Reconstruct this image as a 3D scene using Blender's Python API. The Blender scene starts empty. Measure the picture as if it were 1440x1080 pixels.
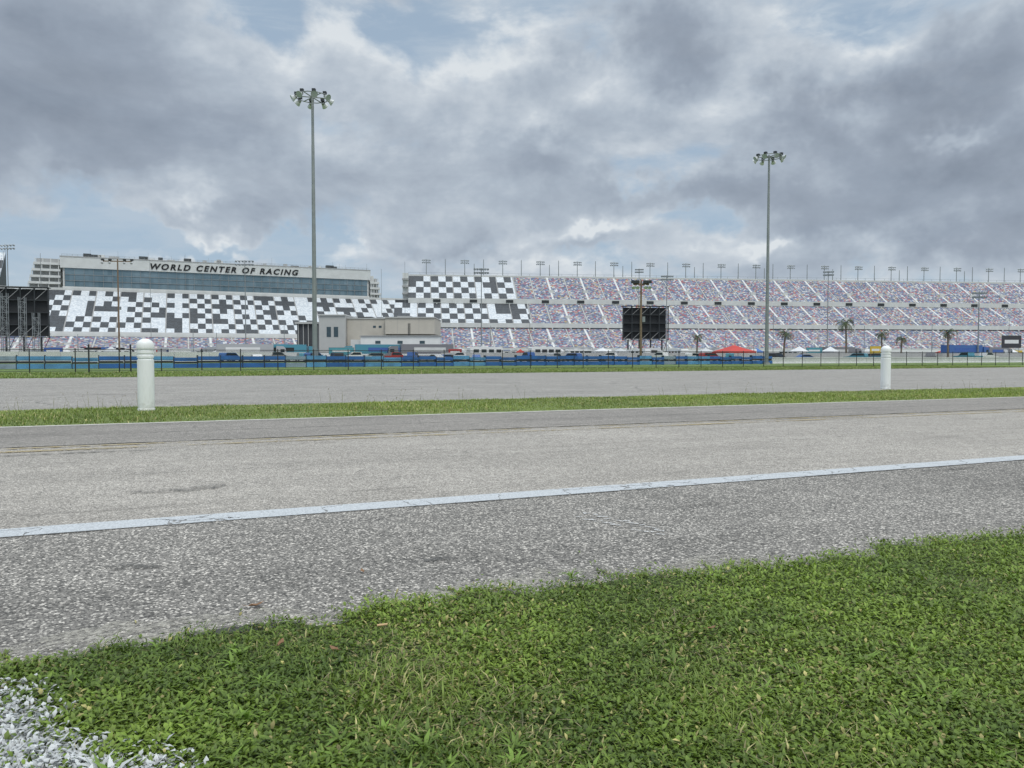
import bpy, math, random
import numpy as np
from mathutils import Matrix, Vector
random.seed(7); rng=np.random.default_rng(7)
scene=bpy.context.scene
scene.view_settings.view_transform='Standard'
scene.view_settings.look='None'
scene.view_settings.exposure=0
H=1.1; F=1040.0; PITCH=math.atan(39/1040)
cam=bpy.data.cameras.new("camera"); cam.sensor_width=36; cam.lens=26; cam.clip_end=8000; cam.clip_start=0.05
co=bpy.data.objects.new("camera",cam); scene.collection.objects.link(co)
co.location=(0,0,H); co.rotation_euler=(math.pi/2-PITCH,0,0); scene.camera=co
def ray(px,py):
    u=(px-720)/F; v=(540-py)/F; c,s=math.cos(PITCH),math.sin(PITCH)
    return Vector((u, c+v*s, -s+v*c))
def W(px,py,Y):
    r=ray(px,py); return Vector((0,0,H))+r*(Y/r.y)
def G(px,py):
    r=ray(px,py); return Vector((0,0,H))+r*(H/-r.z)
TH=math.radians(21.5); E1=(math.cos(TH),math.sin(TH)); E2=(-math.sin(TH),math.cos(TH))
def R(a,s,z=0): return (E1[0]*a+E2[0]*s, E1[1]*a+E2[1]*s, z)

# ---------------------------------------------------------------- node helper
class N:
    def __init__(s,tree): s.t=tree
    def new(s,typ,**kw):
        n=s.t.nodes.new(typ)
        for k,v in kw.items(): setattr(n,k,v)
        return n
    def set(s,inp,val):
        if isinstance(val,bpy.types.NodeSocket): s.t.links.new(val,inp)
        elif val is not None: inp.default_value=val
    def m(s,op,a,b=None,c=None,clamp=False):
        n=s.new('ShaderNodeMath',operation=op); n.use_clamp=clamp
        s.set(n.inputs[0],a); s.set(n.inputs[1],b)
        if c is not None: s.set(n.inputs[2],c)
        return n.outputs[0]
    def vm(s,op,a,b=None,scale=None):
        n=s.new('ShaderNodeVectorMath',operation=op); s.set(n.inputs[0],a)
        if b is not None: s.set(n.inputs[1],b)
        if scale is not None: s.set(n.inputs['Scale'],scale)
        return n.outputs['Value'] if op in('LENGTH','DOT_PRODUCT') else n.outputs[0]
    def noise(s,vec,scale,detail=4,rough=.5,dist=0.0):
        n=s.new('ShaderNodeTexNoise'); s.set(n.inputs['Vector'],vec); n.inputs['Scale'].default_value=scale
        n.inputs['Detail'].default_value=detail; n.inputs['Roughness'].default_value=rough; n.inputs['Distortion'].default_value=dist
        return n.outputs['Fac']
    def mr(s,v,a,b,c=0.,d=1.,smooth=False):
        n=s.new('ShaderNodeMapRange'); n.interpolation_type='SMOOTHSTEP' if smooth else 'LINEAR'
        s.set(n.inputs[0],v); n.inputs[1].default_value=a; n.inputs[2].default_value=b; n.inputs[3].default_value=c; n.inputs[4].default_value=d
        return n.outputs[0]
    def mix(s,f,a,b,blend='MIX'):
        n=s.new('ShaderNodeMix',data_type='RGBA',blend_type=blend)
        s.set(n.inputs[0],f); s.set(n.inputs[6],a); s.set(n.inputs[7],b); return n.outputs[2]
    def ramp(s,f,stops,interp='LINEAR'):
        n=s.new('ShaderNodeValToRGB'); n.color_ramp.interpolation=interp; e=n.color_ramp.elements
        while len(e)>1: e.remove(e[0])
        e[0].position=stops[0][0]; e[0].color=(*stops[0][1],1)
        for p,c in stops[1:]:
            x=e.new(p); x.color=(*c,1)
        s.set(n.inputs[0],f); return n.outputs[0]
def c4(c): return (c[0],c[1],c[2],1)
def newmat(name):
    m=bpy.data.materials.new(name); m.use_nodes=True; t=m.node_tree; b=t.nodes['Principled BSDF']; return m,N(t),b
def mat(name,col,rough=.6,metal=0,var=.12,vscale=1.5):
    m,n,b=newmat(name)
    tc=n.new('ShaderNodeTexCoord').outputs['Object']
    f=n.noise(tc,vscale,3,.6)
    k=n.mr(f,.3,.7,1-var,1+var)
    n.set(b.inputs['Base Color'],n.vm('SCALE',tuple(col),scale=k))
    b.inputs['Roughness'].default_value=rough; b.inputs['Metallic'].default_value=metal
    return m

# ---------------------------------------------------------------- mesh builder
class MB:
    def __init__(s): s.v=[];s.f=[];s.mi=[];s.uv=[];s.mats=[];s.M=Matrix.Identity(4)
    def mat(s,m):
        if m not in s.mats: s.mats.append(m)
        return s.mats.index(m)
    def face(s,pts,m,uv=None):
        i=len(s.v)
        for p in pts: s.v.append(tuple(s.M@Vector(p)))
        s.f.append(tuple(range(i,i+len(pts)))); s.mi.append(s.mat(m)); s.uv.extend(uv if uv else [(0,0)]*len(pts))
    def box(s,x0,x1,y0,y1,z0,z1,m):
        P=[(x0,y0,z0),(x1,y0,z0),(x1,y1,z0),(x0,y1,z0),(x0,y0,z1),(x1,y0,z1),(x1,y1,z1),(x0,y1,z1)]
        for q in ((0,3,2,1),(4,5,6,7),(0,1,5,4),(1,2,6,5),(2,3,7,6),(3,0,4,7)): s.face([P[k] for k in q],m)
    def prism(s,prof,y0,y1,m,caps=None):
        n=len(prof)
        for i in range(n):
            a=prof[i];b=prof[(i+1)%n]
            s.face([(a[0],y0,a[1]),(b[0],y0,b[1]),(b[0],y1,b[1]),(a[0],y1,a[1])],m)
        s.face([(a[0],y0,a[1]) for a in prof],caps or m); s.face([(a[0],y1,a[1]) for a in prof][::-1],caps or m)
    def cyl(s,p0,p1,r0,r1,m,seg=8,cap=True):
        p0=Vector(p0);p1=Vector(p1);d=(p1-p0).normalized()
        a=d.orthogonal().normalized();b=d.cross(a)
        A=[p0+(a*math.cos(t)+b*math.sin(t))*r0 for t in [2*math.pi*k/seg for k in range(seg)]]
        B=[p1+(a*math.cos(t)+b*math.sin(t))*r1 for t in [2*math.pi*k/seg for k in range(seg)]]
        for k in range(seg):
            j=(k+1)%seg; s.face([A[k],A[j],B[j],B[k]],m)
        if cap: s.face(B,m); s.face(A[::-1],m)
    def lathe(s,prof,m,seg=32,c=(0,0)):
        for i in range(len(prof)-1):
            r0,z0=prof[i];r1,z1=prof[i+1]
            for k in range(seg):
                a=2*math.pi*k/seg;b=2*math.pi*(k+1)/seg
                s.face([(c[0]+r0*math.cos(a),c[1]+r0*math.sin(a),z0),(c[0]+r0*math.cos(b),c[1]+r0*math.sin(b),z0),(c[0]+r1*math.cos(b),c[1]+r1*math.sin(b),z1),(c[0]+r1*math.cos(a),c[1]+r1*math.sin(a),z1)],m)
    def build(s,name,smooth=False,loc=None,rot=0,parent=None,merge=False):
        me=bpy.data.meshes.new(name); me.from_pydata(s.v,[],s.f)
        for m in s.mats: me.materials.append(m)
        me.polygons.foreach_set('material_index',s.mi)
        u=me.uv_layers.new(name='UVMap'); u.data.foreach_set('uv',np.array(s.uv,dtype=np.float32).ravel())
        if merge:
            import bmesh
            bm=bmesh.new();bm.from_mesh(me);bmesh.ops.remove_doubles(bm,verts=bm.verts,dist=1e-4)
            for f in bm.faces: f.smooth=True
            for e in bm.edges:
                if len(e.link_faces)==2 and e.calc_face_angle(0)>.45: e.smooth=False
            bm.to_mesh(me);bm.free()
        if smooth: me.polygons.foreach_set('use_smooth',[True]*len(me.polygons))
        me.update()
        o=bpy.data.objects.new(name,me); scene.collection.objects.link(o)
        if loc is not None: o.location=loc
        o.rotation_euler[2]=rot
        if parent: o.parent=parent
        return o
def empty(name,loc=(0,0,0),rot=0):
    e=bpy.data.objects.new(name,None); scene.collection.objects.link(e); e.location=loc; e.rotation_euler[2]=rot; return e
def frame(o,ang): return Matrix.Translation(Vector((o[0],o[1],0)))@Matrix.Rotation(ang,4,'Z')

# ---------------------------------------------------------------- WORLD
SUN_EL=math.radians(56); SUN_AZ=math.radians(150)
w=bpy.data.worlds.new("World"); scene.world=w; w.use_nodes=True
w.cycles.sampling_method='NONE'
t=w.node_tree; n=N(t); bg=t.nodes['Background']
sky=n.new('ShaderNodeTexSky',sky_type='NISHITA'); sky.sun_disc=False; sky.sun_elevation=SUN_EL; sky.sun_rotation=SUN_AZ
sky.dust_density=2.0
tc=n.new('ShaderNodeTexCoord').outputs['Generated']
sx=n.new('ShaderNodeSeparateXYZ'); t.links.new(tc,sx.inputs[0])
az=n.m('ARCTAN2',sx.outputs[0],sx.outputs[1]); el=n.m('ARCSINE',sx.outputs[2])
def blobdir(px,py):
    r=ray(px,py).normalized(); return math.atan2(r.x,r.y), math.asin(r.z)
warp=n.new('ShaderNodeTexNoise'); t.links.new(tc,warp.inputs['Vector']); warp.inputs['Scale'].default_value=6; warp.inputs['Detail'].default_value=5; warp.inputs['Roughness'].default_value=.62
wv=n.vm('SUBTRACT',warp.outputs['Color'],(.5,.5,.5))
wx=n.new('ShaderNodeSeparateXYZ'); t.links.new(wv,wx.inputs[0])
azw=n.m('MULTIPLY_ADD',wx.outputs[0],.34,az); elw=n.m('MULTIPLY_ADD',wx.outputs[1],.22,el)
cxy=n.new('ShaderNodeCombineXYZ'); n.set(cxy.inputs[0],azw); n.set(cxy.inputs[1],elw); AE=cxy.outputs[0]
def blobs(lst):
    acc=None
    for px,py,rx,ry,amt in lst:
        a,e=blobdir(px,py)
        dv=n.vm('MULTIPLY',n.vm('SUBTRACT',AE,(a,e,0)),(F/rx,F/ry,0))
        r2=n.vm('DOT_PRODUCT',dv,dv)
        g=n.m('MULTIPLY',n.m('POWER',2.718,n.m('MULTIPLY',r2,-1.)),amt)
        acc=g if acc is None else n.m('ADD',acc,g)
    return acc
dark=blobs([(50,60,170,90,.70),(50,190,140,50,.42),(925,55,95,65,.75),(1240,165,90,38,.65),(1400,230,90,45,.85),(1390,75,120,50,.70),(1110,275,120,50,.6),
            (560,235,210,50,.30),(650,60,120,80,-.15),(1325,190,40,20,-1.0),(745,172,55,22,-.45),
            (285,283,50,16,-.75),(820,318,70,13,-.8),(1030,356,60,12,-.8),(430,308,170,24,.35),(640,338,140,13,.3),(1270,320,190,38,.38),(170,352,50,7,-.5),(890,270,80,14,.25),(60,290,150,28,.15)])
cov=blobs([(300,110,260,110,.14),(40,110,190,130,.3),(560,250,280,80,.26),(925,60,120,80,.32),(1250,160,110,45,.35),(1400,215,110,60,.35),(1390,75,120,55,.3),(1110,275,130,55,.32),(1270,320,200,50,.24),
           (285,290,60,22,.38),(820,325,70,16,.38),(1030,358,60,14,.38),(745,190,70,34,.25),(1325,190,50,22,.3),
           (1010,180,110,35,-.20),(900,235,110,26,-.22),(120,330,150,20,-.2),(960,310,100,22,-.22),(650,60,110,36,-.16),(350,350,150,12,-.18),(300,30,110,26,-.06)])
sc=n.vm('MULTIPLY',tc,(1,1,1.8))
fb=n.noise(sc,4.6,9,.56,.25)
up=n.vm('ADD',sc,(-.012,0,.042)); fbu=n.noise(up,4.6,5,.56,.25)
shade=n.m('SUBTRACT',fb,fbu)
dens=n.m('ADD',n.m('ADD',fb,n.m('MULTIPLY',cov,.75)),.035)
c=n.mr(dens,.475,.605,smooth=True)
st=n.vm('MULTIPLY',tc,(1,1,4.)); veil=n.mr(n.noise(st,6,5,.62,.4),.36,.64,smooth=True)
alto=n.mr(n.noise(n.vm('MULTIPLY',tc,(1,1,2.4)),24,3,.6,.4),.44,.64,smooth=True)
amask=blobs([(1200,115,130,45,.9),(1050,60,120,45,.5)])
tk=n.m('ADD',n.mr(dens,.48,.95,.05,.50),n.m('MULTIPLY',dark,.60))
tk=n.m('SUBTRACT',tk,n.m('MULTIPLY',shade,1.55))
fine=n.noise(sc,12,6,.6,.2)
tk=n.m('ADD',tk,n.m('MULTIPLY',n.m('SUBTRACT',fine,.5),.5))
ccol=n.ramp(tk,[(0,(.74,.78,.81)),(.12,(.575,.63,.69)),(.32,(.43,.49,.565)),(.58,(.315,.365,.44)),(1.,(.225,.265,.33))])
hz=n.mr(el,0.,.45,0.,1.)
base=n.ramp(hz,[(0,(.43,.56,.66)),(.25,(.385,.505,.63)),(.6,(.375,.485,.61)),(1,(.36,.465,.585))])
nish=n.vm('SCALE',sky.outputs[0],scale=.12)
base=n.mix(.13,base,nish)
base=n.mix(n.m('MULTIPLY',veil,.6),base,(.50,.58,.665,1))
base=n.mix(n.m('MULTIPLY',n.m('MULTIPLY',alto,amask,clamp=True),.75),base,(.70,.76,.80,1))
col=n.mix(n.m('MULTIPLY',c,.90),base,ccol)
lowhz=n.mr(el,0.,.09,.45,0.)
col=n.mix(lowhz,col,(.49,.595,.68,1))
zen=n.mr(el,.5,1.0,1.,2.5)
warmz=n.mix(n.mr(el,.5,.9),(1,1,1,1),(1.05,1.0,.92,1))
col=n.vm('MULTIPLY',n.vm('SCALE',col,scale=n.m('MULTIPLY',zen,10.)),warmz)
t.links.new(col,bg.inputs[0]); bg.inputs[1].default_value=.1
sl=bpy.data.lights.new("sun",'SUN'); sl.energy=1.35; sl.angle=math.radians(20); sl.color=(1,.94,.84)
so=bpy.data.objects.new("sun",sl); scene.collection.objects.link(so)
sd=Vector((math.sin(SUN_AZ)*math.cos(SUN_EL),math.cos(SUN_AZ)*math.cos(SUN_EL),math.sin(SUN_EL)))
so.rotation_euler=sd.to_track_quat('Z','Y').to_euler(); so.location=(0,0,50)

# ---------------------------------------------------------------- MATERIALS
def asphalt(name,lo,mid,hi,scale=75,tint=(1,1,1),contrast=.14,crack=.5,crk_scale=.55,thr=.67):
    m,n,b=newmat(name); tc=n.new('ShaderNodeTexCoord').outputs['Object']
    v=n.new('ShaderNodeTexVoronoi'); n.set(v.inputs['Vector'],tc); v.inputs['Scale'].default_value=scale
    sp=n.new('ShaderNodeSeparateColor'); n.set(sp.inputs[0],v.outputs['Color'])
    col=n.ramp(sp.outputs[0],[(0,lo),(.25,tuple(x*.6+y*.4 for x,y in zip(lo,mid))),(.5,mid),(.8,mid),(.93,hi),(1,hi)])
    v2=n.new('ShaderNodeTexVoronoi'); n.set(v2.inputs['Vector'],tc); v2.inputs['Scale'].default_value=scale*2.3
    s2=n.new('ShaderNodeSeparateColor'); n.set(s2.inputs[0],v2.outputs['Color'])
    col=n.vm('SCALE',col,scale=n.mr(s2.outputs[1],0,1,.7,1.3))
    edge=n.mr(v.outputs['Distance'],.45,.85,1.,.55); col=n.vm('SCALE',col,scale=edge)
    rt=n.new('ShaderNodeVectorRotate'); rt.rotation_type='Z_AXIS'; n.set(rt.inputs['Vector'],tc); rt.inputs['Angle'].default_value=-TH
    strk=n.vm('MULTIPLY',rt.outputs[0],(.10,1.0,1))
    n1=n.new('ShaderNodeTexNoise'); n.set(n1.inputs['Vector'],tc); n1.inputs['Scale'].default_value=.55; n1.inputs['Detail'].default_value=6; n1.inputs['Roughness'].default_value=.65
    k=n.m('ADD',n.mr(n1.outputs['Fac'],.3,.7,-contrast,contrast),n.mr(n.noise(strk,1.5,5,.65),.3,.7,-contrast,contrast))
    k=n.m('ADD',k,n.mr(n.noise(tc,7,3,.7),.3,.7,-.12,.12)); k=n.m('ADD',k,1.)
    col=n.vm('SCALE',col,scale=k)
    stn=n.mr(n.noise(strk,2.6,3,.55,.8),thr,thr+.10,0,.42,smooth=True)
    col=n.mix(stn,col,(.08,.077,.073,1)); col=n.vm('MULTIPLY',col,tint)
    if crack>0:
        wv=n.vm('ADD',tc,n.vm('SCALE',n1.outputs['Color'],scale=1.6))
        ve=n.new('ShaderNodeTexVoronoi',feature='DISTANCE_TO_EDGE'); n.set(ve.inputs['Vector'],wv); ve.inputs['Scale'].default_value=crk_scale
        cr=n.m('MULTIPLY',n.mr(ve.outputs['Distance'],.002,.010,crack,0),n.mr(n1.outputs['Fac'],.48,.58))
        col=n.mix(cr,col,(.07,.068,.065,1))
    n.set(b.inputs['Base Color'],col); b.inputs['Roughness'].default_value=.9
    bp=n.new('ShaderNodeBump'); bp.inputs['Strength'].default_value=.5; bp.inputs['Distance'].default_value=.003
    n.set(bp.inputs['Height'],n.m('SUBTRACT',1.,v.outputs['Distance'])); n.set(b.inputs['Normal'],bp.outputs[0])
    return m
WT=(1.05,1.0,.94)
M_road=asphalt("weathered_asphalt",(.17,.165,.16),(.38,.37,.355),(.62,.61,.59),105,WT,.12,.35,.5,.64)
M_should=asphalt("coarse_shoulder_asphalt",(.07,.07,.07),(.24,.237,.232),(.62,.61,.59),96,WT,.16,0,.6,.64)
M_band=asphalt("older_asphalt",(.14,.135,.13),(.275,.268,.262),(.45,.44,.43),100,WT,.12,.6,.6)
M_lot=asphalt("lot_asphalt",(.19,.19,.185),(.33,.328,.325),(.48,.47,.46),45,WT,.12,.75,.22,.64)
M_track=mat("track_asphalt",(.2,.2,.2),.85)

def worn_paint(name,col,under,lo,hi,alpha_sheet=True,sc=14):
    m,n,b=newmat(name); tc=n.new('ShaderNodeTexCoord').outputs['Object']
    w1=n.noise(tc,sc,7,.75); w2=n.noise(tc,1.1,3,.5)
    wear=n.mr(n.m('ADD',w1,n.m('MULTIPLY',n.m('SUBTRACT',w2,.5),.5)),lo,hi,0,1)
    v=n.new('ShaderNodeTexVoronoi'); n.set(v.inputs['Vector'],tc); v.inputs['Scale'].default_value=80
    c=n.vm('SCALE',tuple(col),scale=n.mr(v.outputs['Distance'],0,.8,1.08,.68))
    n.set(b.inputs['Base Color'],c); b.inputs['Roughness'].default_value=.75; n.set(b.inputs['Alpha'],wear)
    return m,n,b,tc
def crack_white():
    m,n,b,tc=worn_paint("cracked_white_road_paint",(.58,.61,.64),None,.29,.38)
    v=n.new('ShaderNodeTexVoronoi',feature='DISTANCE_TO_EDGE')
    ns=n.new('ShaderNodeTexNoise'); n.set(ns.inputs['Vector'],tc); ns.inputs['Scale'].default_value=7; ns.inputs['Detail'].default_value=4
    wv=n.vm('ADD',tc,n.vm('SCALE',ns.outputs['Color'],scale=.22)); n.set(v.inputs['Vector'],wv); v.inputs['Scale'].default_value=1.7
    cr=n.mr(v.outputs['Distance'],.004,.012,.25,1)
    old=b.inputs['Alpha'].links[0].from_socket
    n.set(b.inputs['Alpha'],n.m('MULTIPLY',old,cr)); return m
M_white=crack_white()
M_yel,_,_,_=worn_paint("yellow_road_paint",(.47,.38,.21),None,.44,.60)
M_chalk,_,_,_=worn_paint("chalk_marks",(.75,.75,.75),None,.42,.56,sc=30)
M_tar,_,_,_=worn_paint("tar_stain",(.10,.098,.093),None,.42,.72,sc=10)
M_seal,_,_,_=worn_paint("crack_sealant",(.06,.058,.055),None,.38,.52,sc=6)
M_tan,_,_,_=worn_paint("sandy_debris",(.48,.455,.40),None,.46,.66,sc=30)
M_conc=mat("pale_concrete",(.5,.485,.45),.85,0,.2,6)

def grassground(name,a,b_,c_,sc):
    m,n,b=newmat(name); tc=n.new('ShaderNodeTexCoord').outputs['Object']
    f=n.noise(tc,sc,6,.7); g=n.noise(tc,sc*.12,4,.6)
    col=n.ramp(n.m('ADD',n.m('MULTIPLY',f,.6),n.m('MULTIPLY',g,.4)),[(.3,a),(.5,b_),(.7,c_)])
    n.set(b.inputs['Base Color'],col); b.inputs['Roughness'].default_value=.95
    bp=n.new('ShaderNodeBump'); bp.inputs['Strength'].default_value=.7; bp.inputs['Distance'].default_value=.05; n.set(bp.inputs['Height'],f); n.set(b.inputs['Normal'],bp.outputs[0])
    return m
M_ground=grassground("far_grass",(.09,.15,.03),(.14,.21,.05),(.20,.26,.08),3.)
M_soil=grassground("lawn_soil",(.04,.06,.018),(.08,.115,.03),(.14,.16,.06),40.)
M_strip=grassground("strip_soil",(.10,.14,.04),(.15,.20,.055),(.24,.27,.10),8.)
mb_,nb,bb=newmat("grass_blades"); att=nb.new('ShaderNodeAttribute'); att.attribute_name='Col'
nb.set(bb.inputs['Base Color'],att.outputs['Color']); bb.inputs['Roughness'].default_value=.5
tr=nb.new('ShaderNodeBsdfTranslucent'); nb.set(tr.inputs['Color'],att.outputs['Color'])
mx=nb.new('ShaderNodeMixShader'); mx.inputs[0].default_value=.28
out=[x for x in mb_.node_tree.nodes if x.type=='OUTPUT_MATERIAL'][0]
mb_.node_tree.links.new(bb.outputs[0],mx.inputs[1]); mb_.node_tree.links.new(tr.outputs[0],mx.inputs[2]); mb_.node_tree.links.new(mx.outputs[0],out.inputs[0])
M_blade=mb_

# ---------------------------------------------------------------- GROUND SHEETS
def sheet(name,pts,z,m):
    b=MB(); b.face([(p[0],p[1],z) for p in pts],m); return b.build(name)
sheet("ground",[(-4000,-4000),(4000,-4000),(4000,4000),(-4000,4000)],0,M_ground)
def strip(name,a0,a1,s0,s1,z,m): return sheet(name,[R(a0,s0),R(a1,s0),R(a1,s1),R(a0,s1)],z,m)
strip("road",-120,160,2.6,13.45,.004,M_road)
strip("road_shoulder",-120,160,2.6,5.25,.008,M_should)
strip("road_far_lane",-120,160,10.4,13.3,.008,M_band)
strip("white_edge_line",-120,160,5.235,5.48,.012,M_white)
strip("yellow_line",-120,160,9.84,9.98,.012,M_yel)
strip("yellow_line",-120,160,10.20,10.31,.012,M_yel)
strip("pavement_edging",-120,160,13.30,13.47,.013,M_conc)
def wander(name,s0,amp,wd,a0,a1,m,z,seed,step=.25,slope=0):
    r=random.Random(seed); b=MB(); a=a0; s=s0; prev=None
    while a<a1:
        s+=r.uniform(-amp,amp)+(s0+slope*(a-a0)-s)*.15; hw=wd*r.uniform(.3,1.)
        cur=(R(a,s-hw,z),R(a,s+hw,z))
        if prev: b.face([prev[0],cur[0],cur[1],prev[1]],m)
        prev=cur; a+=step*r.uniform(.6,1.4)
    return b.build(name)
wander("road_crack",10.40,.012,.022,-60,90,M_seal,.0125,11)
wander("road_crack",7.6,.02,.006,-40,60,M_seal,.0125,12)
wander("road_crack",5.225,.006,.010,-30,50,M_seal,.0128,14)
wander("road_crack",11.7,.03,.012,-40,60,M_seal,.0125,15)
fl=G(0,532.5); fr=G(1440,516.5); d=(fr-fl); A=fl-d*1.2; B_=fr+d*.8
sheet("paved_lot",[R(-160,17.5),R(200,17.5),(B_.x,B_.y),(A.x,A.y)],.004,M_lot)
wander("lot_crack",24.,.05,.03,-60,120,M_seal,.009,16,.5); wander("lot_crack",31.,.05,.035,-60,120,M_seal,.009,17,.5); wander("lot_crack",20.5,.04,.02,-60,90,M_seal,.009,18,.5)
sheet("infield_pavement",[(-500,125),(700,175),(700,340),(-500,340)],.004,M_track)

_lat=rng.random((256,256))
def vn(x,y,s):
    x=np.asarray(x)/s+1000; y=np.asarray(y)/s+1000
    xi=np.floor(x).astype(int); yi=np.floor(y).astype(int); fx=x-xi; fy=y-yi; fx=fx*fx*(3-2*fx); fy=fy*fy*(3-2*fy)
    L=lambda i,j:_lat[i%256,j%256]
    return (L(xi,yi)*(1-fx)+L(xi+1,yi)*fx)*(1-fy)+(L(xi,yi+1)*(1-fx)+L(xi+1,yi+1)*fx)*fy
def edge_s(a): return 3.07+ (vn(a,0*a,.9)-.5)*.20+(vn(a,0*a+9,.22)-.5)*.15+(vn(a,0*a+5,.06)-.5)*.07
def white_d(x,y):
    p1=G(0,985); nx,ny=-.51,-.86
    return (x-p1.x)*nx+(y-p1.y)*ny+(vn(x,y,.15)-.5)*.14+ (vn(x,y,.04)-.5)*.06
aa=np.linspace(-12,22,1400); es=edge_s(aa)
b=MB()
for i in range(len(aa)-1):
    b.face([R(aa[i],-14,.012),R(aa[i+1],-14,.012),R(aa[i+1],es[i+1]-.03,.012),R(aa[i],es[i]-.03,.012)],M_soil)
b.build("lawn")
b=MB()
for i in range(len(aa)-1):
    k0=.04+.28*vn(aa[i],3.,.5); k1=.04+.28*vn(aa[i+1],3.,.5)
    b.face([R(aa[i],es[i]-.06,.0102),R(aa[i+1],es[i+1]-.06,.0102),R(aa[i+1],es[i+1]+k1,.0102),R(aa[i],es[i]+k0,.0102)],M_tan)
b.build("sandy_debris")

def blades(name,x,y,z0,L,Wd,lean,heading,col,mat_,curl=.5,tipc=1.15,shape=.75):
    nB=len(x); h=np.stack([np.cos(heading),np.sin(heading)],1); pr=np.stack([-h[:,1],h[:,0]],1)
    base=np.stack([x,y],1); V=np.zeros((nB,5,3),np.float32)
    s1,c1=np.sin(lean),np.cos(lean); l2=np.minimum(lean+curl,1.75); s2,c2=np.sin(l2),np.cos(l2)
    mid=base+h*(L*.5*s1)[:,None]; mz=z0+L*.5*c1; tip=mid+h*(L*.5*s2)[:,None]; tz=mz+L*.5*c2
    hw=(Wd/2)[:,None]
    V[:,0,:2]=base-pr*hw*shape; V[:,1,:2]=base+pr*hw*shape; V[:,0,2]=V[:,1,2]=z0
    V[:,2,:2]=mid+pr*hw; V[:,3,:2]=mid-pr*hw; V[:,2,2]=V[:,3,2]=mz
    V[:,4,:2]=tip; V[:,4,2]=np.maximum(tz,.014)
    me=bpy.data.meshes.new(name); me.vertices.add(nB*5); me.vertices.foreach_set('co',V.ravel())
    idx=np.arange(nB)[:,None]*5+np.array([[0,1,2,3,3,2,4]]); me.loops.add(nB*7); me.loops.foreach_set('vertex_index',idx.ravel().astype(np.int32))
    ls=(np.arange(nB)[:,None]*7+np.array([[0,4]])).ravel().astype(np.int32); me.polygons.add(nB*2); me.polygons.foreach_set('loop_start',ls)
    me.polygons.foreach_set('loop_total',np.tile([4,3],nB).astype(np.int32))
    ca=me.color_attributes.new('Col','FLOAT_COLOR','POINT'); C=np.ones((nB,5,4),np.float32)
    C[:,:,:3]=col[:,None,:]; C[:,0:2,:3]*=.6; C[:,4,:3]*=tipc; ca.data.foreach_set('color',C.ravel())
    me.materials.append(mat_); me.update(calc_edges=True)
    o=bpy.data.objects.new(name,me); scene.collection.objects.link(o); return o

def greens(nB,x,y,base,light,yel,p_y=.04,s1=.5,s2=.12,bias=0):
    f=np.clip(.65*vn(x,y,s1)+.40*vn(x,y,s2)+.30*rng.random(nB)-.16+bias,0,1)[:,None]
    c=np.array(base)*(1-f)+np.array(light)*f
    k=rng.random(nB)<p_y*(.2+2.4*vn(x,y,.35)*vn(x,y,1.3)*2); c[k]=np.array(yel)*(.6+.7*rng.random((k.sum(),1)))
    return (c*(.7+.6*rng.random((nB,1)))).astype(np.float32)
def sample_lawn(nB):
    X=[];Yl=[]
    tot=0
    while tot<nB:
        y=1.25*(6.8/1.25)**rng.random(nB*2)
        x=rng.uniform(-1,1,nB*2)*(.78*y+.45)
        s=x*E2[0]+y*E2[1]; a=x*E1[0]+y*E1[1]
        k=s<edge_s(a)-.035+rng.exponential(.022,len(s))*(.4+2.2*vn(a,a*0+3,.13))
        X.append(x[k]);Yl.append(y[k]);tot+=k.sum()
    return np.concatenate(X)[:nB],np.concatenate(Yl)[:nB]
def paint(x,y,c):
    d_=white_d(x,y); k=(d_+ (rng.random(len(x))-.5)*.12>0)&(rng.random(len(x))<.86)
    c[k]=(.74,.76,.77)*(.70+.35*rng.random((k.sum(),1))); return c
def patch(x,y): return np.clip(vn(x,y,.55)*1.1+.5*vn(x,y,.16)-.25,0,1)
nA=150000; x,y=sample_lawn(nA)
pt=patch(x,y); keep=rng.random(nA)<.45+.8*pt; x=x[keep];y=y[keep];pt=pt[keep];nA=len(x)
hgt=.4+1.1*pt
c=paint(x,y,greens(nA,x,y,(.068,.122,.014),(.26,.375,.052),(.42,.38,.14),.045))
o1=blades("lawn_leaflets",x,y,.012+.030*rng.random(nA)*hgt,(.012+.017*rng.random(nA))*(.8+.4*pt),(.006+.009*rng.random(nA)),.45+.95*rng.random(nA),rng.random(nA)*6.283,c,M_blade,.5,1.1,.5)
nA=66000; x,y=sample_lawn(nA); hgt=.4+.85*vn(x,y,.3)*(.4+1.1*vn(x,y,1.1))
c=paint(x,y,greens(nA,x,y,(.09,.15,.02),(.31,.415,.07),(.46,.42,.19),.07))
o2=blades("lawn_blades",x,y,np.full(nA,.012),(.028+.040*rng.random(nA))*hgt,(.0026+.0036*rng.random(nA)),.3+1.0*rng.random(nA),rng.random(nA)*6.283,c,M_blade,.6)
nR=480; x,y=sample_lawn(nR); k=(vn(x,y,.6)>.35); x=x[k];y=y[k];nR=len(x); nl=11
X=np.repeat(x,nl);Y=np.repeat(y,nl); sz=np.repeat(.5+.8*rng.random(nR),nl); hd=np.tile(np.arange(nl)*2.399,nR)+np.repeat(rng.random(nR)*6,nl)+rng.random(nR*nl)*.5
tone=np.repeat(.8+.5*rng.random((nR,1)),nl,0)
c=paint(X,Y,(np.array([[.18,.29,.045]])*tone*(.8+.4*rng.random((nR*nl,1)))).astype(np.float32))
o3=blades("lawn_weeds",X,Y,np.full(nR*nl,.016),(.035+.04*rng.random(nR*nl))*sz,(.007+.006*rng.random(nR*nl))*sz,.45+.8*rng.random(nR*nl),hd,c,M_blade,.65,1.1,.4)
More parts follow.
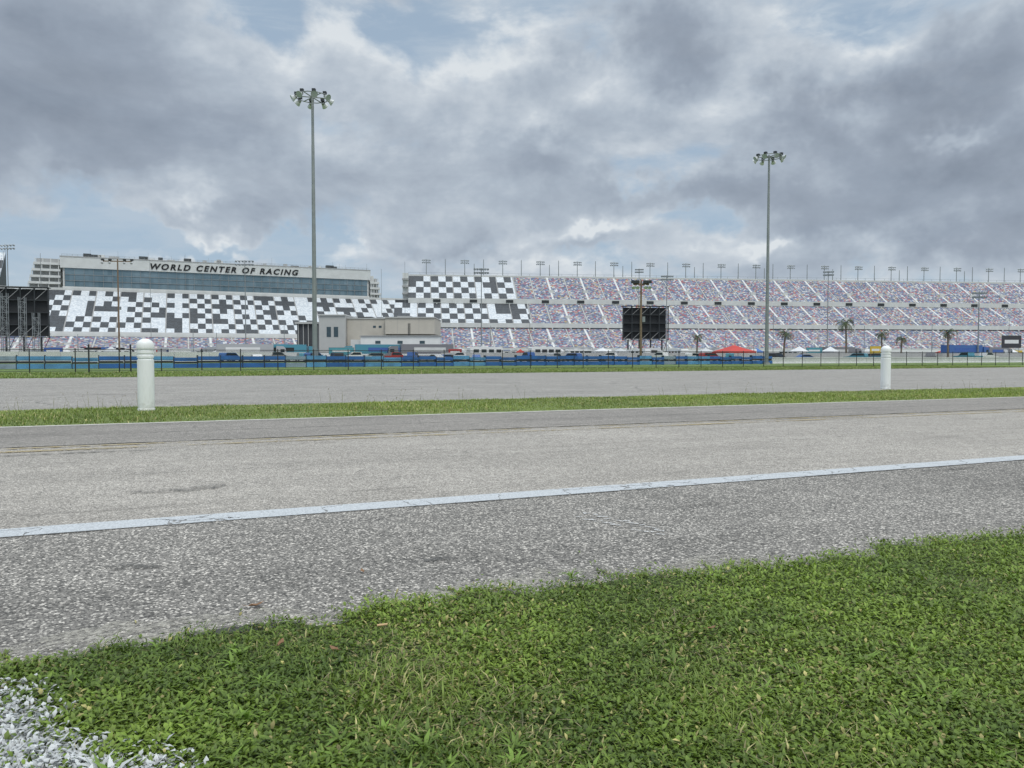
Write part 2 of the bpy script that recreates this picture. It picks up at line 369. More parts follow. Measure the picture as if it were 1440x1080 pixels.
nA=7000; x,y=sample_lawn(nA); k=vn(x,y,.4)>.5; x=x[k];y=y[k];nA=len(x)
c=(np.array([[.36,.31,.17]])*(.5+.7*rng.random((nA,1)))).astype(np.float32)
o4=blades("lawn_thatch",x,y,.014+.025*rng.random(nA),.03+.05*rng.random(nA),.0015+.002*rng.random(nA),1.1+.45*rng.random(nA),rng.random(nA)*6.283,c,M_blade,.2)
# runners creeping onto the asphalt
nR=260; a0=rng.uniform(-3.2,7.5,nR); k=vn(a0,a0*0+2,.5)>.38; a0=a0[k]; nR=len(a0); ns=9
dr=rng.uniform(.3,2.8,nR); ln=rng.uniform(.06,.24,nR); XX=[];YY=[]
for q in range(ns):
    aq=a0+np.cos(dr)*ln*q/ns; sq=edge_s(a0)-.03+np.sin(dr)*ln*q/ns
    XX.append(E1[0]*aq+E2[0]*sq); YY.append(E1[1]*aq+E2[1]*sq)
XX=np.repeat(np.concatenate(XX),3); YY=np.repeat(np.concatenate(YY),3); nA=len(XX)
c=greens(nA,XX,YY,(.08,.13,.02),(.26,.36,.06),(.42,.38,.17),.10)
o5=blades("lawn_runners",XX+rng.normal(0,.006,nA),YY+rng.normal(0,.006,nA),np.full(nA,.012),.014+.022*rng.random(nA),.004+.005*rng.random(nA),.5+.9*rng.random(nA),rng.random(nA)*6.283,c,M_blade,.5)
g=empty("grass")
for o_ in (o1,o2,o3,o4,o5): o_.parent=g
nA=110000; a=rng.uniform(-16,36,nA); s=rng.uniform(13.40,17.66,nA); a=a+(s-15)*.1
wob=(vn(a,a*0,.8)-.5)*.25; keep=(s>13.42+np.abs(wob)*.5)&(s<17.6+wob); a=a[keep];s=s[keep];nA=len(a)
ed=np.minimum(s-13.42,17.62-s); x=E1[0]*a+E2[0]*s; y=E1[1]*a+E2[1]*s
c=greens(nA,x,y,(.13,.19,.035),(.33,.41,.085),(.50,.45,.20),.08,2.5,.5)
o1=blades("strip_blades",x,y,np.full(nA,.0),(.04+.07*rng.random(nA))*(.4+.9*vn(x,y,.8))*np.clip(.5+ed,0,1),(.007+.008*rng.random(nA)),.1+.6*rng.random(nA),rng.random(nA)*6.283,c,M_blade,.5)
nA=480; a=rng.uniform(-16,36,nA); s=rng.uniform(15.5,17.9,nA); x=E1[0]*a+E2[0]*s; y=E1[1]*a+E2[1]*s
keep=vn(x,y,2.2)>.5; x=x[keep];y=y[keep];nA=len(x)
c=np.tile(np.array([[.22,.23,.10]],dtype=np.float32),(nA,1)); hd=rng.random(nA)*6.28; ln=.05+.4*rng.random(nA); hh_=.14+.26*rng.random(nA)
o2=blades("strip_stalks",x,y,np.full(nA,.0),hh_,np.full(nA,.008),ln,hd,c,M_blade,.15,.8,.5)
tx=x+np.cos(hd)*(hh_*.5*(np.sin(ln)+np.sin(ln+.15))); ty=y+np.sin(hd)*(hh_*.5*(np.sin(ln)+np.sin(ln+.15))); tz=hh_*.5*(np.cos(ln)+np.cos(ln+.15))
o3=blades("strip_seedheads",np.repeat(tx,2),np.repeat(ty,2),np.repeat(tz,2)-.02,np.full(nA*2,.05),np.full(nA*2,.008),rng.random(nA*2)*1.2,rng.random(nA*2)*6.28,np.tile(np.array([[.25,.22,.11]],dtype=np.float32),(nA*2,1)),M_blade,.3,.9,.6)
g=empty("grass_strip"); o1.parent=g;o2.parent=g;o3.parent=g
strip("grass_strip_ground",-120,160,13.45,17.6,.008,M_strip).parent=g
nA=45000; q=rng.uniform(-.05,1.05,nA); k=rng.random(nA)**1.3*14
x=fl.x+d.x*q-k*.4; y=fl.y+d.y*q+k*.9
c=greens(nA,x,y,(.13,.18,.04),(.26,.34,.08),(.42,.38,.2),.06,4,1)
blades("verge_grass",x,y,np.full(nA,0.),.06+.08*rng.random(nA),.03+.03*rng.random(nA),.1+.6*rng.random(nA),rng.random(nA)*6.283,c,M_blade,.4)

def mark(name,px,py,w_,h_,ang,m,z=.014,seed=0):
    c0=G(px,py); r=random.Random(seed); pts=[]
    for k in range(26):
        t_=2*math.pi*k/26; rr=.75+.4*r.random(); lx=math.cos(t_)*w_*rr; ly=math.sin(t_)*h_*rr
        pts.append((c0.x+lx*math.cos(ang)-ly*math.sin(ang),c0.y+lx*math.sin(ang)+ly*math.cos(ang)))
    return sheet(name,pts,z,m)
mark("tar_stain",235,692,.28,.07,.2,M_tar,.0142,1); mark("tar_stain",292,686,.18,.12,.6,M_tar,.0146,7); mark("tar_stain",345,889,.20,.04,.35,M_seal,.0146,2); mark("tar_stain",60,640,1.8,.06,.37,M_tar,.0142,3)
mark("tar_stain",170,668,.3,.03,.3,M_tar,.0142,4); mark("tar_stain",1330,662,.35,.05,.3,M_tar,.0142,5); mark("tar_stain",560,672,.18,.03,.3,M_tar,.0142,8)
mark("tar_stain",620,790,.10,.05,.3,M_tar,.0142,21); mark("tar_stain",180,800,.16,.05,.1,M_tar,.0142,22)
b=MB(); p0=G(808,728); p1=G(925,755); r=random.Random(3)
for i in range(2):
  for k in range(17):
    if r.random()<.25: continue
    q=k/16; cx=p0.x+(p1.x-p0.x)*q+i*.05+r.uniform(-.02,.02); cy=p0.y+(p1.y-p0.y)*q+i*.13+r.uniform(-.02,.02); L_=r.uniform(.015,.04); t_=r.uniform(-.02,.02)
    b.face([(cx-L_,cy-.007+t_,.0144),(cx+L_*.8,cy-.010-t_,.0144),(cx+L_,cy+.007-t_,.0144),(cx-L_*.8,cy+.010+t_,.0144)],M_chalk)
b.build("chalk_marks")
M_leaf=mat("dry_leaf",(.22,.12,.06),.7); M_butt=mat("cigarette_paper",(.55,.38,.2),.7)
def leaf(px,py,sz,ang,z=.016):
    b=MB(); P=[(-1,0,.1),(-.5,.35,.25),(.1,.45,.12),(.6,.3,.35),(1.,0,.5),(.55,-.28,.3),(0,-.42,.2),(-.5,-.3,.35)]
    ctr=(0,0,0)
    for i in range(8):
        b.face([tuple(v*sz for v in P[i]),tuple(v*sz for v in P[(i+1)%8]),ctr],M_leaf)
    p=G(px,py); b.cyl((-sz,0,.1*sz),(-1.6*sz,.1*sz,.3*sz),.001,.001,M_leaf,5)
    b.build("dry_leaf",loc=(p.x,p.y,z),rot=ang)
leaf(360,857,.035,.4); leaf(510,808,.022,2.); leaf(395,916,.025,1.5,.03); leaf(1000,900,.02,.3,.045); leaf(470,930,.022,2.6,.045)
b=MB(); b.cyl((-.018,0,0),(.022,.004,.002),.0045,.0045,M_butt,10); p=G(537,897); b.build("cigarette_butt",loc=(p.x,p.y,.05),rot=.1)

# ---------------------------------------------------------------- BOLLARDS
M_boll,n,bs=newmat("bollard_paint"); tcn=n.new('ShaderNodeTexCoord').outputs['Object']
f=n.noise(n.vm('MULTIPLY',tcn,(1,1,.25)),7,7,.65); sxz=n.new('ShaderNodeSeparateXYZ'); n.set(sxz.inputs[0],tcn)
dirt=n.m('MULTIPLY',n.mr(f,.5,.75),.25); low=n.m('MULTIPLY',n.mr(sxz.outputs[2],0,.3,1,0),n.mr(n.noise(tcn,12,5,.6),.35,.65))
cc=n.mix(n.m('MAXIMUM',dirt,n.m('MULTIPLY',low,.6)),(.84,.86,.86,1),(.36,.36,.31,1)); n.set(bs.inputs['Base Color'],cc); bs.inputs['Roughness'].default_value=.45
def bollard(px,py):
    p=G(px,py); b=MB(); r=.155; h=1.46
    prof=[(r*1.06,0),(r*1.06,.03),(r,.045),(r,1.02),(r-.016,1.03),(r-.016,1.055),(r,1.065),(r,1.11),(r-.016,1.12),(r-.016,1.145),(r,1.155),(r,1.20),(r-.016,1.21),(r-.016,1.235),(r+.008,1.245),(r+.012,1.27),(r+.008,1.31)]
    for k in range(1,9):
        a_=k/8*math.pi/2; prof.append(((r+.008)*math.cos(a_)+1e-4,1.31+.14*math.sin(a_)))
    b.lathe(prof,M_boll,40)
    o=b.build("bollard",loc=(p.x,p.y,.006),merge=True); return o
bollard(206,577.5); bollard(1245,547)

# ---------------------------------------------------------------- METAL etc
M_galv=mat("galvanised_steel",(.27,.29,.30),.55,.4,.1,2); M_dark=mat("dark_steel",(.04,.045,.05),.5,.3); M_lampw=mat("lamp_housing",(.60,.62,.64),.4,.1)
M_lens=mat("lamp_glass",(.42,.45,.48),.15,0); M_wood=mat("wood_pole",(.20,.145,.10),.85,0,.25,6); M_blk=mat("black_panel",(.018,.02,.024),.6)
M_blkpost=mat("black_fence_post",(.02,.022,.025),.5)
M_wt=mat("white_paint",(.74,.75,.75),.55,0,.06,.3); M_wt2=mat("off_white_cladding",(.60,.61,.61),.6,0,.08,.3)
M_cgr=mat("concrete_grey",(.36,.365,.37),.85,0,.12,.4); M_beige=mat("beige_stucco",(.48,.45,.40),.85,0,.06,.3); M_lgrey=mat("light_grey_panel",(.46,.465,.46),.7,0,.05,.3)
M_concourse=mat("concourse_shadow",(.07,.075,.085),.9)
M_glass=mat("dark_glass",(.05,.08,.10),.12); 
def flood(b,c,aim,sz):
    c=Vector(c);aim=Vector(aim).normalized()
    b.cyl(c-aim*sz*.7,c-aim*sz*.35,sz*.26,sz*.34,M_galv,10); b.cyl(c-aim*sz*.35,c+aim*sz*.25,sz*.34,sz*.62,M_lampw,12,False)
    b.cyl(c+aim*sz*.15,c+aim*sz*.2,sz*.58,sz*.58,M_lens,12)
def lightmast(px,Y,ytop,rot=0.):
    p=W(px,501,Y); top=W(px,ytop,Y).z; b=MB()
    nsg=6
    for k in range(nsg):
        z0=.25+(top-.25)*k/nsg; z1=.25+(top-.25)*(k+1)/nsg; r0=.25-.13*k/nsg; r1=.25-.13*(k+1)/nsg
        b.cyl((0,0,z0),(0,0,z1),r0,r1+.01,M_galv,14)
    b.cyl((0,0,0),(0,0,.25),.42,.42,M_cgr,14); b.cyl((0,0,.25),(0,0,.32),.36,.36,M_galv,14)
    b.box(.22,.30,-.12,.12,1.0,1.7,M_galv)
    R_=1.72
    b.cyl((0,0,top-.1),(0,0,top+.55),.16,.12,M_galv,10)
    for k in range(3):
        a_=k*math.pi/3+.25; b.cyl((-R_*math.cos(a_),-R_*math.sin(a_),top+.3),(R_*math.cos(a_),R_*math.sin(a_),top+.3),.055,.055,M_galv,6)
    pts=[(R_*math.cos(2*math.pi*k/12),R_*math.sin(2*math.pi*k/12),top+.3) for k in range(12)]
    for k in range(12): b.cyl(pts[k],pts[(k+1)%12],.05,.05,M_galv,6)
    for k in range(8):
        a_=2*math.pi*k/8+.35; ca,sa=math.cos(a_),math.sin(a_)
        b.cyl((R_*ca,R_*sa,top+.3),(R_*ca*1.05,R_*sa*1.05,top+.02),.03,.03,M_dark,5)
        flood(b,(R_*ca*1.08,R_*sa*1.08,top+.02),(ca*.95,sa*.95,-.55),.56)
        b.box(R_*ca*.9-.17,R_*ca*.9+.17,R_*sa*.9-.17,R_*sa*.9+.17,top+.36,top+.62,M_dark)
    b.build("stadium_light_mast",loc=(p.x,p.y,0),rot=rot)
lightmast(443,75,141); lightmast(1078,98,224,.6)

# ---------------------------------------------------------------- FENCE
m,n,bs=newmat("chain_link"); uvn=n.new('ShaderNodeUVMap').outputs[0]; s_=n.new('ShaderNodeSeparateXYZ'); n.set(s_.inputs[0],uvn)
ua=n.m('ADD',s_.outputs[0],s_.outputs[1]); ub=n.m('SUBTRACT',s_.outputs[0],s_.outputs[1])
ga=n.m('LESS_THAN',n.m('FRACT',n.m('MULTIPLY',ua,12.)),.10); gb=n.m('LESS_THAN',n.m('FRACT',n.m('MULTIPLY',ub,12.)),.10)
n.set(bs.inputs['Alpha'],n.m('MAXIMUM',ga,gb)); bs.inputs['Base Color'].default_value=(.03,.035,.04,1); M_chain=m
fa=G(0,525); fb_=G(1440,513.5); fd=(fb_-fa); A=fa-fd*.5; ang=math.atan2(fd.y,fd.x); L_=fd.length*1.9
b=MB(); HF=1.55; sp=2.6; nP=int(L_/sp)
for i in range(nP+1):
    x0=i*sp; b.cyl((x0,0,0),(x0,0,HF+.05),.035,.035,M_blkpost,8); b.cyl((x0,0,HF+.05),(x0,0,HF+.1),.045,.01,M_blkpost,8)
b.cyl((0,0,HF),(nP*sp,0,HF),.022,.022,M_blkpost,6); b.cyl((0,0,.12),(nP*sp,0,.12),.015,.015,M_blkpost,6); b.cyl((0,0,HF*.55),(nP*sp,0,HF*.55),.014,.014,M_blkpost,6)
b.face([(0,.03,.02),(nP*sp,.03,.02),(nP*sp,.03,HF),(0,.03,HF)],M_chain,[(0,0),(nP*sp,0),(nP*sp,HF),(0,HF)])
for q in (30,31.5,58,60.5): b.cyl((q,-.1,0),(q,-.1,HF+.35),.05,.05,M_blkpost,8)
b.build("chain_link_fence",loc=(A.x,A.y,0),rot=ang)

M_blue=mat("blue_barrier_paint",(.025,.13,.40),.5,0,.25,.8); M_blue2=mat("light_blue_barrier",(.10,.30,.55),.5,0,.25,.8); M_blue3=mat("faded_barrier",(.25,.33,.42),.6,0,.25,.8)
ba=W(-60,501,60); bb2=W(1085,501,106); bd=bb2-ba; L_=math.hypot(bd.x,bd.y); ang=math.atan2(bd.y,bd.x)
b=MB(); sp=2.0; nP=int(L_/sp); rr=random.Random(5)
for i in range(nP):
    x0=i*sp; q=rr.random(); mm=M_blue if q<.70 else (M_blue2 if q<.92 else M_blue3)
    hgt=1.1+rr.choice([0,0,.06,-.12]); off=rr.uniform(-.06,.06)
    b.prism([(x0+.02,.04),(x0+sp-.05,.04),(x0+sp-.05,hgt*.42),(x0+.02,hgt*.42)],-.3+off,.3+off,mm)
    b.prism([(x0+.05,hgt*.46),(x0+sp-.08,hgt*.46),(x0+sp-.08,hgt*.62),(x0+.05,hgt*.62)],-.22+off,.22+off,M_blk)
    b.prism([(x0+.02,hgt*.66),(x0+sp-.05,hgt*.66),(x0+sp-.05,hgt),(x0+.02,hgt)],-.27+off,.27+off,mm)
    b.box(x0-.04,x0+.06,-.2,.2,0,hgt+.1,M_dark)
b.build("blue_track_barrier",loc=(ba.x,ba.y,0),rot=ang)
def wall(name,px0,Y0,px1,Y1,h,m,th=.3,cap=None):
    a=W(px0,501,Y0); c=W(px1,501,Y1); L=math.hypot(c.x-a.x,c.y-a.y); an=math.atan2(c.y-a.y,c.x-a.x); b=MB()
    k=max(1,int(L/6)); seg=L/k
    for i in range(k):
        x0=i*seg
        P=[(-th,0),(-th*.5,h*.3),(-th*.35,h),(th*.35,h),(th*.5,h*.3),(th,0)]
        for j in range(5):
            p,q=P[j],P[j+1]; b.face([(x0+.02,p[0],p[1]),(x0+seg-.02,p[0],p[1]),(x0+seg-.02,q[0],q[1]),(x0+.02,q[0],q[1])],m)
        for xx in (x0+.02,x0+seg-.02): b.face([(xx,p[0],p[1]) for p in P],m)
    if cap: b.box(0,L,-.02,.02,h+.002,h+.12,cap)
    return b.build(name,loc=(a.x,a.y,0),rot=an)
wall("concrete_barrier",-100,120,430,150,1.9,M_wt2,.4); wall("concrete_barrier",620,165,1500,200,1.9,M_lgrey,.4); wall("concrete_barrier",1085,112,1500,140,.95,M_wt2,.3)
wall("pit_wall",-100,215,1600,290,2.2,M_wt,.4,M_dark)

# ---------------------------------------------------------------- GRANDSTANDS
def seatmat():
    m,n,b=newmat("mottled_seats"); uv=n.new('ShaderNodeUVMap').outputs[0]
    cell=n.vm('FLOOR',n.vm('MULTIPLY',uv,(1/1.1,1/.95,0)))
    wn=n.new('ShaderNodeTexWhiteNoise',noise_dimensions='2D'); n.set(wn.inputs['Vector'],cell)
    col=n.ramp(wn.outputs['Value'],[(0,(.09,.125,.25)),(.24,(.29,.295,.33)),(.50,(.36,.07,.08)),(.62,(.07,.08,.13)),(.76,(.58,.58,.59)),(.87,(.42,.33,.16)),(.92,(.15,.22,.36))],'CONSTANT')
    sep=n.new('ShaderNodeSeparateXYZ'); n.set(sep.inputs[0],uv)
    row=n.m('LESS_THAN',n.m('FRACT',n.m('MULTIPLY',sep.outputs[1],1/.95)),.28)
    col=n.mix(n.m('MULTIPLY',row,.6),col,(.28,.285,.295,1))
    big=n.noise(uv,.07,3,.6); col=n.vm('SCALE',col,scale=n.mr(big,.3,.7,.82,1.08))
    n.set(b.inputs['Base Color'],col); b.inputs['Roughness'].default_value=.7; return m
M_seat=seatmat()
def tilemat(name,col,col2):
    m,n,b=newmat(name); uv=n.new('ShaderNodeUVMap').outputs[0]
    cell=n.vm('FLOOR',n.vm('MULTIPLY',uv,(1/.7,1/.95,0)))
    wn=n.new('ShaderNodeTexWhiteNoise',noise_dimensions='2D'); n.set(wn.inputs['Vector'],cell)
    c_=n.mix(n.m('MULTIPLY',wn.outputs['Value'],.9),c4(col),c4(col2))
    sep=n.new('ShaderNodeSeparateXYZ'); n.set(sep.inputs[0],uv)
    row=n.m('LESS_THAN',n.m('FRACT',n.m('MULTIPLY',sep.outputs[1],1/.95)),.25)
    n.set(b.inputs['Base Color'],n.mix(n.m('MULTIPLY',row,.35),c_,(.3,.31,.33,1))); b.inputs['Roughness'].default_value=.6; return m
M_tw=tilemat("white_seats",(.70,.73,.76),(.46,.51,.57)); M_tb=tilemat("black_seats",(.015,.017,.022),(.04,.05,.062))
def deck(b,x0,x1,y0,z0,y1,z1,kind,check_to=None,rows=3,aisle=11.,colw=6.,seed=1,fl_=.07,wh=.06,lean=.0):
    sl=math.hypot(y1-y0,z1-z0); r=random.Random(seed)
    P=lambda x,v,off=0:(x,y0+(y1-y0)*v/sl - off*(z1-z0)/sl, z0+(z1-z0)*v/sl+off*(y1-y0)/sl)
    b.face([P(x0,0),P(x1,0),P(x1,sl),P(x0,sl)],M_cgr)
    ct=check_to if check_to is not None else x0
    x=x0; i=0
    while x<ct-.1:
        xe=min(x+colw,ct)
        for j in range(rows):
            v0=sl*j/rows; v1=sl*(j+1)/rows
            blk=((i+j)%2==0)
            if r.random()<fl_: blk=not blk
            if r.random()<wh: blk=False
            mm=M_tb if blk else M_tw
            g_=.6 if (i%3==2) else .0
            b.face([P(x+.0,v0+.03,.25),P(xe-g_,v0+.03,.25),P(xe-g_,v1-.03,.25),P(x,v1-.03,.25)],mm,[(x,v0),(xe,v0),(xe,v1),(x,v1)])
        x=xe; i+=1
    x=ct; i=0
    while x<x1-.1:
        xe=min(x+aisle,x1)
        b.face([P(x+.5,.2,.25),P(xe-.5,.2,.25),P(xe-.5,sl-.2,.25),P(x+.5,sl-.2,.25)],M_seat,[(x,.0),(xe,0),(xe,sl),(x,sl)])
        hw_=.6 if i%2 else .3
        b.face([P(xe-hw_,0,.3),P(xe+hw_,0,.3),P(xe+hw_,sl,.3),P(xe-hw_,sl,.3)],M_wt2 if i%2 else M_lgrey)
        if i%2: b.box(P(xe,sl*.45)[0]-1.6,xe+1.6,P(0,sl*.30)[1],P(0,sl*.36)[1],P(0,sl*.30)[2],P(0,sl*.36)[2]+1.1,M_wt2)
        x=xe; i+=1
def rackpole(b,x,y,z0,h,w_=4.4,rows=2,light=True):
    b.cyl((x,y,z0),(x,y,z0+h),.26,.18,M_galv,6)
    if not light: return
    for r_ in range(rows):
        zz=z0+h-.4-r_*1.5; b.cyl((x-w_/2,y,zz),(x+w_/2,y,zz),.13,.13,M_galv,5)
        nl=5
        for k in range(nl):
            xx=x-w_/2+w_*k/(nl-1); b.cyl((xx,y-.2,zz-.15),(xx,y-.95,zz-.55),.25,.5,M_lampw,8)
            b.cyl((xx,y-.96,zz-.56),(xx,y-.99,zz-.58),.42,.42,M_lens,8)
    b.cyl((x-w_/2,y,z0+h-.4),(x-w_/4,y,z0+h-2.),.09,.09,M_galv,4); b.cyl((x+w_/2,y,z0+h-.4),(x+w_/4,y,z0+h-2.),.09,.09,M_galv,4)

ER=empty("grandstand"); AR=math.radians(7.); MR=frame((-56,394.5),AR); LEN=560
b=MB(); b.M=MR
deck(b,14,LEN,0,5,26,17,'s',None,3,11,6,1)
deck(b,-8,LEN,26,19,50,33,'s',72,4,11,4.6,2)
deck(b,0,LEN,50,35.5,74,51.5,'s',66,4,11,4.6,3)
b.build("seating_decks",parent=ER)
b=MB(); b.M=MR
b.box(-8,LEN,25.2,25.9,17.6,20.2,M_wt2)
b.box(0,LEN,49.2,49.9,33.0,36.0,M_wt2)
b.box(0,LEN,74.2,75,30,52.7,M_wt2)
b.box(14,LEN,-1.,-.1,0,5.6,M_wt2)
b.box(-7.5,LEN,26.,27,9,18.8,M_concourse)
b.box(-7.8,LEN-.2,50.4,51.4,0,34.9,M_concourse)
b.face([(-8.05,26,0),(-8.05,50,0),(-8.05,50,33),(-8.05,26,19)],M_wt2); b.face([(-.05,50,0),(-.05,75,0),(-.05,75,51.5),(-.05,50,35.5)],M_wt2)
b.box(-3.5,-.1,60,74,0,52,M_wt2); 
for k in range(10): b.box(-3.8,-.1,58,60,8+k*4.4,9+k*4.4,M_cgr)
for k in range(int(LEN/11)):
    x0=k*11.+6
    b.box(x0-.3,x0+.3,24.4,25.1,5,17.6,M_wt2); b.box(x0-.2,x0+.2,48.6,49.1,29,33,M_wt)
    if k%2: b.box(x0-2.2,x0+2.2,48.9,49.15,33.6,35.3,M_dark)
for k in range(0,int(LEN),7): b.cyl((k,74.5,52.7),(k,74.5,54.0),.08,.08,M_galv,4)
b.cyl((0,74.5,54),(LEN,74.5,54),.07,.07,M_galv,4)
for z_,y_ in ((37.2,49.6),(21.,25.5)): b.cyl((0,y_,z_),(LEN,y_,z_),.06,.06,M_galv,4)
b.build("stand_structure",parent=ER)
b=MB(); b.M=MR
for k in range(23):
    rackpole(b,11+k*24.3,74.6,52,10.5,4.6); rackpole(b,23+k*24.3,74.6,52,10.8,light=False)
    if k%2: rackpole(b,17+k*24.3,74.6,52,8,light=False)
b.build("roof_floodlights",parent=ER)

EL_=empty("checkered_grandstand"); AL=math.radians(23.5); ML=frame((-260,413),AL)
b=MB(); b.M=ML
deck(b,-70,212,-40,13,0,38,'s',212,8,11,4.0,5,.09,.10)
deck(b,-70,205,-62,4.5,-43,11,'s',None,2,11,6,6)
deck(b,-75,-22,1,40,22,60,'s',-22,4,11,5,8)
b.build("seating_decks",parent=EL_)
b=MB(); b.M=ML
b.box(-70,212,-40.9,-40.1,11.4,13.9,M_wt); b.box(-70,205,-63,-62.1,0,5.1,M_wt2)
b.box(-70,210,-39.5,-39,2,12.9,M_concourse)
b.box(-70,212,.3,1,0,39.6,M_wt2)
for k in range(25):
    b.box(-68+k*11,-67.4+k*11,-42,-41.2,4,11.4,M_wt2)
b.face([(-21.9,1,0),(-21.9,22,0),(-21.9,22,60),(-21.9,1,40)],M_dark)
for k in range(5): b.cyl((-22,3+k*4.5,42+k*4.5),(-22,3+k*4.5,47+k*4.5),.12,.12,M_galv,4)
b.build("stand_structure",parent=EL_)

m,n,bs=newmat("tower_glass"); tcn=n.new('ShaderNodeTexCoord').outputs['Object']; uvn=n.new('ShaderNodeUVMap').outputs[0]
cell=n.vm('FLOOR',n.vm('MULTIPLY',uvn,(1/2.4,1/3.4,0))); wn=n.new('ShaderNodeTexWhiteNoise',noise_dimensions='2D'); n.set(wn.inputs['Vector'],cell)
gv=n.m('ADD',n.m('MULTIPLY',wn.outputs['Value'],.5),n.mr(n.noise(n.vm('MULTIPLY',uvn,(.3,1,1)),.09,3,.6),.35,.65,0,.5))
n.set(bs.inputs['Base Color'],n.mix(gv,(.10,.165,.215,1),(.22,.30,.365,1))); bs.inputs['Roughness'].default_value=.22; bs.inputs['Metallic'].default_value=.1; M_tg=m
ET=empty("press_tower"); 
b=MB(); b.M=ML; x0,x1=8.5,182
b.box(x0,x1,3,24,38.5,50.9,M_wt2)
b.face([(x0+1,2.9,40.6),(x1-1,2.9,40.6),(x1-1,2.4,50.9),(x0+1,2.4,50.9)],M_tg,[(0,0),(x1-x0,0),(x1-x0,10),(0,10)])
b.box(x0,x1,1.2,2.3,38.4,40.5,M_wt2); 
k=x0+1
while k<x1: b.box(k-.05,k+.05,2.2,2.75,40.55,50.85,M_cgr); k+=4.8
for zz in (43.9,47.3): b.box(x0+1,x1-1,2.3,2.75,zz,zz+.14,M_cgr)
for (xa,xb) in ((x0-1,x1+.8),):
    P=[(1.6,51.0),(.4,56.6),(.4,57.4),(24,57.4),(24,51.0)]
    for j in range(5):
        p,q=P[j],P[(j+1)%5]; b.face([(xa,p[0],p[1]),(xb,p[0],p[1]),(xb,q[0],q[1]),(xa,q[0],q[1])],M_wt)
    for xx in (xa,xb): b.face([(xx,p[0],p[1]) for p in P],M_wt2)
b.box(x0-1,x1+.8,.2,.38,56.9,57.5,M_cgr)
b.cyl((x0,1,58.6),(x1,1,58.6),.07,.07,M_galv,4); b.cyl((x0,1,58.),(x1,1,58.),.05,.05,M_galv,4)
k=x0
while k<x1: b.cyl((k,1,57.4),(k,1,58.7),.07,.07,M_galv,4); k+=2.6
r=random.Random(4)
for k in range(22):
    q=r.uniform(x0+3,x1-5); ww=r.uniform(1,5); b.box(q,q+ww,5,8,57.42,57.4+r.uniform(1,2.6),r.choice([M_cgr,M_dark,M_wt2]))
for k in range(12): q=r.uniform(x0,x1); b.cyl((q,6,57.4),(q,6,57.4+r.uniform(3,6)),.1,.06,M_galv,4)
def terr(xa,xb,zt,ins):
    nz=int((zt-38)/3.6)
    for k in range(nz+1):
        z_=38+k*3.6; b.box(xa+(ins*k if ins>0 else 0),xb+(ins*k if ins<0 else 0),2+k*.1,20,z_,z_+1.3,M_wt2)
        b.box(xa+1+(ins*k if ins>0 else 0),xb-1+(ins*k if ins<0 else 0),5,19,z_+1.3,z_+3.6,M_cgr)
        for q in np.linspace(xa+.8+max(ins,0)*k,xb-.8+min(ins,0)*k,4): b.box(q-.2,q+.2,2.6,3.,z_+1.3,z_+3.6,M_wt2)
terr(-9,x0-1.1,52.5,.9); terr(x1+.9,x1+8.5,49,-.5)
b.box(x1+.9,x1+3.6,4,18,38,54,M_wt2); b.box(x0-5,x0-1.1,6,18,40,55,M_wt2)
b.build("tower_body",parent=ET)
M_letter=mat("black_lettering",(.02,.02,.025),.5)
cu=bpy.data.curves.new("sign_lettering",'FONT'); cu.body="WORLD CENTER OF RACING"; cu.size=5.; cu.extrude=.12; cu.offset=.17; cu.shear=.25; cu.space_character=1.32; cu.space_word=1.1; cu.align_x='LEFT'
to=bpy.data.objects.new("tmp",cu); scene.collection.objects.link(to); bpy.context.view_layer.update()
me=bpy.data.meshes.new_from_object(to.evaluated_get(bpy.context.evaluated_depsgraph_get())); bpy.data.objects.remove(to)
vx=np.array([v.co[:] for v in me.vertices]); wd=vx[:,0].max()-vx[:,0].min(); hh=vx[:,1].max()
me.transform(Matrix.Diagonal((84/wd,3.4/hh,1,1)))
lo=bpy.data.objects.new("sign_lettering",me); scene.collection.objects.link(lo); me.materials.clear(); me.materials.append(M_letter)
tilt=math.atan2(1.2,5.6)
lo.matrix_world=ML@Matrix.Translation((52.5,1.2,52.1))@Matrix.Rotation(math.pi/2+tilt,4,'X'); 
lo.parent=ET

M_ban=[mat("banner_red",(.45,.05,.05),.6),mat("banner_blue",(.05,.12,.38),.6),mat("banner_yellow",(.6,.42,.05),.6),mat("banner_dark",(.05,.05,.06),.6),mat("banner_teal",(.08,.30,.36),.6)]
def track(M,xa,xb,name,seed,y0=-8):
    b=MB(); b.M=M; r=random.Random(seed)
    b.face([(xa,y0-16,.02),(xb,y0-16,.02),(xb,y0,3.2),(xa,y0,3.2)],M_track)
    b.box(xa,xb,y0,y0+.6,0,4.7,M_wt)
    x=xa
    while x<xb-20:
        x+=r.uniform(8,30); w_=r.uniform(4,14)
        if r.random()<.6: b.box(x,min(x+w_,xb),y0-.03,y0-.003,3.3,4.5,r.choice(M_ban))
    k=xa
    while k<xb: b.cyl((k,y0+.3,4.5),(k,y0+.3,9.),.09,.09,M_galv,4); k+=6.5
    for z_ in (6,7.5,9): b.cyl((xa,y0+.3,z_),(xb,y0+.3,z_),.05,.05,M_galv,4)
    b.build(name)
track(MR,-60,LEN,"banked_track",3); track(ML,-75,190,"banked_track",4,-72)

